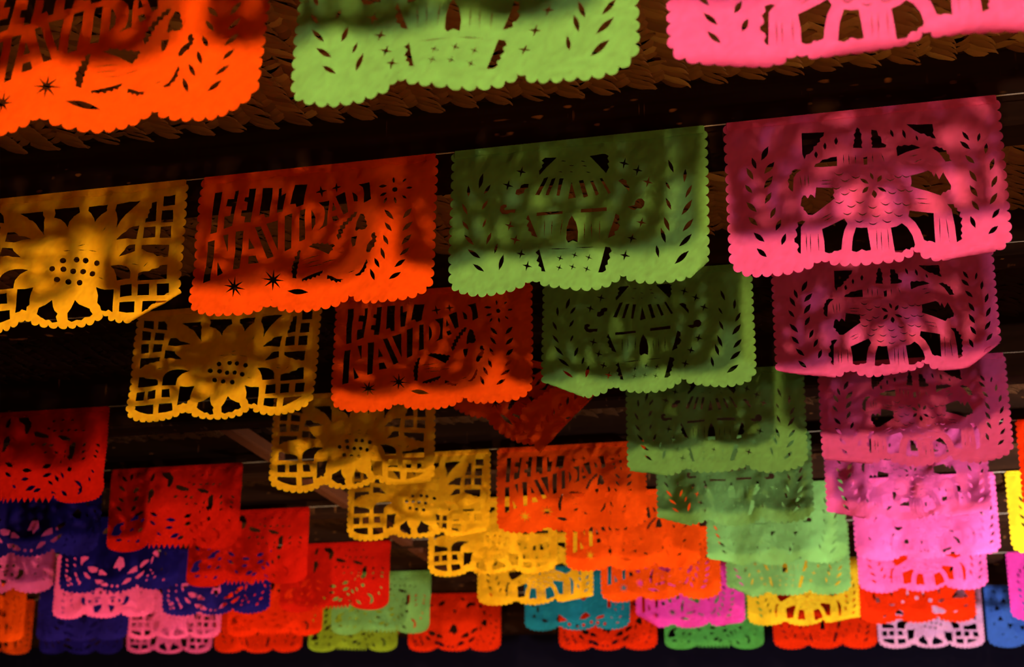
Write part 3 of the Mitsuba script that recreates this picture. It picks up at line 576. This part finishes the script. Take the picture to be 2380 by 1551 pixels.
# fold lines are walked so that the part to be bent lies on the right-hand side in sheet space (x right, y down): left-to-right bends the part below
COLS = [
    # row, colour, design, x, options
    (0, 'yellow', 'sunflower', -1.690, dict(wave=.008)),  # row overhead is unseen, included for the shadows it casts
    (0, 'orange', 'greeting', -1.210, dict(wave=.010)),
    (0, 'green', 'lantern', -.730, dict(wave=.010)),
    (0, 'pink', 'turtle', -.250, dict(wave=.010)),
    (0, 'red', 'bird', -2.170, dict(wave=.008)),
    (1, 'red', 'bird', -2.170, dict(wave=.008)),  # unseen banners at the left, included for the shadows they cast
    (2, 'red', 'bird', -2.168, dict(wave=.008)),
    (1, 'yellow', 'sunflower', -1.692, dict(wave=.008)),
    (1, 'orange', 'greeting', -1.203, dict(hs=1.02, wave=.012, lean=-.03)),
    (1, 'green', 'lantern', -.722, dict(wave=.014, lean=-.02, folds=[((0, .90), (1, .90), .05, .5, B)])),
    (1, 'pink', 'turtle', -.236, dict(wave=.012, folds=[((0, .90), (1, .86), .016, 1.7, B)])),
    (2, 'yellow', 'sunflower', -1.682, dict(hs=1.0, wave=.006, folds=[((.74, 1.0), (1.0, .80), .004, 2.7, B), ((0, .97), (1, .96), .012, 1.5, B)])),
    (2, 'orange', 'greeting', -1.205, dict(hs=1.04, wave=.008, lean=-.015, folds=[((.955, 1.0), (.985, .3), .03, .9, B)])),
    (2, 'green', 'lantern', -.729, dict(hs=1.04, wave=.010, lean=-.01, folds=[((.90, 1.0), (1.0, .86), .003, 2.5, B), ((.92, 1.0), (.985, .35), .03, .7, B)])),
    (2, 'pink', 'turtle', -.250, dict(hs=1.04, wave=.010, folds=[((.34, .99), (1.02, .90), .010, 2.4, B)])),
    (3, 'yellow', 'sunflower', -1.680, dict(hs=.99, wave=.008, swing=-.01, folds=[((0, .965), (.32, .975), .006, 2.2, B), ((.6, .98), (1, .95), .010, 1.8, B)])),
    (3, 'orange', 'greeting', -1.199, dict(hs=1.02, wave=.008)),
    (3, 'green', 'lantern', -.724, dict(hs=1.0, wave=.012, folds=[((0, .86), (.26, 1.02), .004, 2.8, B)])),
    (3, 'pink', 'turtle', -.233, dict(hs=1.0, wave=.010, folds=[((0, .87), (.32, .98), .004, 2.8, B), ((.80, 1.0), (1.0, .77), .004, 2.6, B), ((.30, .985), (.85, .935), .006, 2.4, B)])),
    (4, 'red', 'bird', -2.554, dict(hs=1.0, wave=.008)),
    (4, 'yellow', 'sunflower', -1.622, dict(hs=.98, wave=.010, folds=[((.45, 1.0), (1.0, .90), .010, 1.8, B)])),
    (4, 'green', 'lantern', -.665, dict(hs=1.0, wave=.012, folds=[((0, .90), (.30, 1.0), .004, 2.7, B)])),
    (4, 'pink', 'turtle', -.180, dict(hs=1.0, wave=.010, folds=[((0, .89), (.34, .985), .004, 2.6, B), ((.7, 1.0), (1.0, .92), .01, 1.6, B)])),
    (5, 'blue', 'skull', -2.920, dict(wave=.008)),
    (5, 'red', 'bird', -2.442, dict(wave=.008, hs=1.0)),
    (5, 'yellow', 'sunflower', -1.645, dict(hs=.98, wave=.010, folds=[((.45, 1.0), (1.0, .90), .010, 1.6, B)])),
    (5, 'orange', 'greeting', -1.172, dict(hs=.97, wave=.010)),
    (5, 'green', 'lantern', -.691, dict(hs=.98, wave=.012, folds=[((0, .86), (.28, 1.02), .004, 2.7, B)])),
    (5, 'pink', 'turtle', -.206, dict(hs=1.0, wave=.010, folds=[((0, .86), (.30, 1.0), .004, 2.6, B), ((.5, 1.0), (1.0, .90), .01, 1.6, B)])),
    (5, 'scarlet', 'lantern', .328, dict(wave=.008)),
    (6, 'pink', 'face', -3.425, dict(wave=.008, hs=.97)),
    (6, 'blue', 'skull', -2.945, dict(wave=.008)),
    (6, 'red', 'bird', -2.461, dict(wave=.008)),
    (6, 'yellow', 'sunflower', -1.580, dict(hs=.98, wave=.010)),
    (6, 'orange', 'greeting', -1.100, dict(hs=.99, wave=.010)),
    (6, 'green', 'lantern', -.627, dict(wave=.012, folds=[((0, .88), (.34, 1.0), .004, 2.7, B)])),
    (6, 'pink', 'turtle', -.153, dict(wave=.012, folds=[((.6, 1.0), (1.0, .92), .01, 1.5, B)])),
    (6, 'bright yellow', 'turtle', .329, dict(wave=.008)),
    (7, 'pink', 'face', -3.376, dict(wave=.008, hs=.98)),
    (7, 'blue', 'skull', -2.890, dict(wave=.008, hs=.99)),
    (7, 'red', 'bird', -2.396, dict(wave=.008)),
    (7, 'yellow', 'turtle', -1.593, dict(wave=.008, folds=[((.52, 1.0), (1.0, .89), .006, 2.0, B)])),
    (7, 'orange', 'greeting', -1.115, dict(wave=.010)),
    (7, 'green', 'lantern', -.645, dict(wave=.012, folds=[((0, .82), (.26, 1.03), .004, 2.7, B)])),
    (7, 'pink', 'turtle', -.167, dict(wave=.008)),
    (8, 'orange', 'turtle', -4.36, dict(wave=.008)),
    (8, 'blue', 'skull', -3.843, dict(wave=.008)),
    (8, 'pink', 'sunflower', -3.396, dict(wave=.008)),
    (8, 'scarlet', 'bird', -2.920, dict(wave=.008)),
    (8, 'green', 'bird', -2.437, dict(wave=.010)),
    (8, 'teal', 'peaks', -1.573, dict(wave=.008)),
    (8, 'magenta', 'greeting', -1.098, dict(wave=.008, folds=[((0, .74), (.28, 1.02), .010, 2.2, B), ((.45, 1.02), (1.0, .92), .005, 2.2, B)])),
    (8, 'bright yellow', 'turtle', -.638, dict(wave=.008, folds=[((.5, 1.0), (1.0, .88), .006, 2.2, B)])),
    (8, 'scarlet', 'sun', -.189, dict(wave=.010)),
    (8, 'magenta', 'turtle', .392, dict(wave=.008)),
    (9, 'orange', 'turtle', -4.69, dict(wave=.008)),
    (9, 'blue', 'skull', -4.190, dict(wave=.008)),
    (9, 'pink', 'sunflower', -3.723, dict(wave=.006)),
    (9, 'scarlet', 'lantern', -3.263, dict(wave=.008)),
    (9, 'lime green', 'bird', -2.788, dict(wave=.008)),
    (9, 'scarlet', 'skull', -2.294, dict(wave=.008)),
    (9, 'scarlet', 'skull', -1.566, dict(wave=.008)),
    (9, 'leaf green', 'bird', -1.082, dict(wave=.008)),
    (9, 'scarlet', 'lantern', -.592, dict(wave=.008)),
    (9, 'pale pink', 'sunflower', -.137, dict(wave=.006)),
    (9, 'bright blue', 'ring', .326, dict(wave=.008)),
]
ORD = ['overhead', 'first', 'second', 'third', 'fourth', 'fifth', 'sixth', 'seventh', 'eighth', 'ninth']
for i, (row, colour, kind, x, opt) in enumerate(COLS):
    in_row = sorted([c for c in COLS if c[0] == row], key=lambda c: c[3])
    k = in_row.index(COLS[i])
    where = 'row %d' % row
    left = in_row[k - 1][1] if k else None
    right = in_row[k + 1][1] if k + 1 < len(in_row) else None
    if left and right:
        by = 'between %s and %s' % (left, right)
    elif right:
        by = 'left of %s' % right
    else:
        by = 'right of %s' % left
    if row == 0:
        lab = '%s paper banner almost overhead, nearer than the picture shows, %s' % (colour, by)
    elif x < -1.69 and row < 3:
        lab = '%s paper banner, unseen, just beyond the left edge of the picture, %s row' % (colour, ORD[row])
    else:
        lab = '%s paper banner, %s, %s row from top, %s' % (colour, LOOK[kind], ORD[row], by)
    banner(row, colour, kind, x, lab, seed=11 + i, group='cut paper banners hung in rows', **opt)

# the greeting banner of the fourth row has slipped and hangs askew over its string, its right end turned over
def slipped(L):
    a = math.radians(-31)
    c, s = math.cos(a), math.sin(a)
    x, z = L[:, 0] - .47 * W, L[:, 2] + .83 * H
    X, Z = c * x - s * z, s * x + c * z
    o = string_at(4, -.962)
    top = np.clip(Z - .092, 0, None)
    return np.c_[o[0] + X, o[1] + L[:, 1] - .012 - top * .75, o[2] - .104 + Z - top * .72]
banner(4, 'orange', 'greeting', 0, 'orange paper banner slipped askew, its end folded over, among the fourth row from the top', 90, group='cut paper banners hung in rows',
       place=slipped, wave=.006, folds=[((.695, 1.1), (.86, -.1), .006, 2.75, Fw)])

# ------------------------------------------------------------------ unseen lamps outside the picture, on added stands
for name, (x, y, z), r, rad, aim in LAMPS:
    key = numbered('unseen_lamp')
    tag(key, '%s lamp, unseen, on an added black floor stand outside the picture' % name, 'lamp')
    stand = [tube([[x, y, .02], [x, y, .8], [x, y, z - r - .02]], .012, 10), trimesh.creation.cylinder(.15, .025, transform=trimesh.transformations.translation_matrix([x, y, .0125]))]
    if aim is None:
        stand.append(trimesh.creation.cylinder(.022, .05, transform=trimesh.transformations.translation_matrix([x, y, z - r - .012])))
        s = trimesh.creation.icosphere(3, r); s.apply_translation([x, y, z])
    else:                                                # added spotlight can, shaped so its glowing disc lights one way only
        d = np.array(aim) - [x, y, z]; d /= np.linalg.norm(d)
        M = trimesh.geometry.align_vectors([0, 0, 1], d); M[:3, 3] = [x, y, z]
        can = trimesh.creation.revolve([(0, -.12), (r * .7, -.12), (r + .006, -.06), (r + .012, .035), (r + .006, .035), (r + .001, -.008)], sections=24)
        can.apply_transform(M)
        stand.append(can)
        s = trimesh.creation.cylinder(r, .004, sections=24); s = trimesh.Trimesh(s.vertices, s.faces[s.face_normals[:, 2] > .5]); s.apply_transform(M)
    scene[key + '__stand'] = mikit.ply(trimesh.util.concatenate(stand), 'iron', smooth=30)
    scene[key + '__bulb'] = {**mikit.ply(s, 'twine', smooth=aim is None), 'emitter': {'type': 'area', 'radiance': {'type': 'rgb', 'value': rad}}}
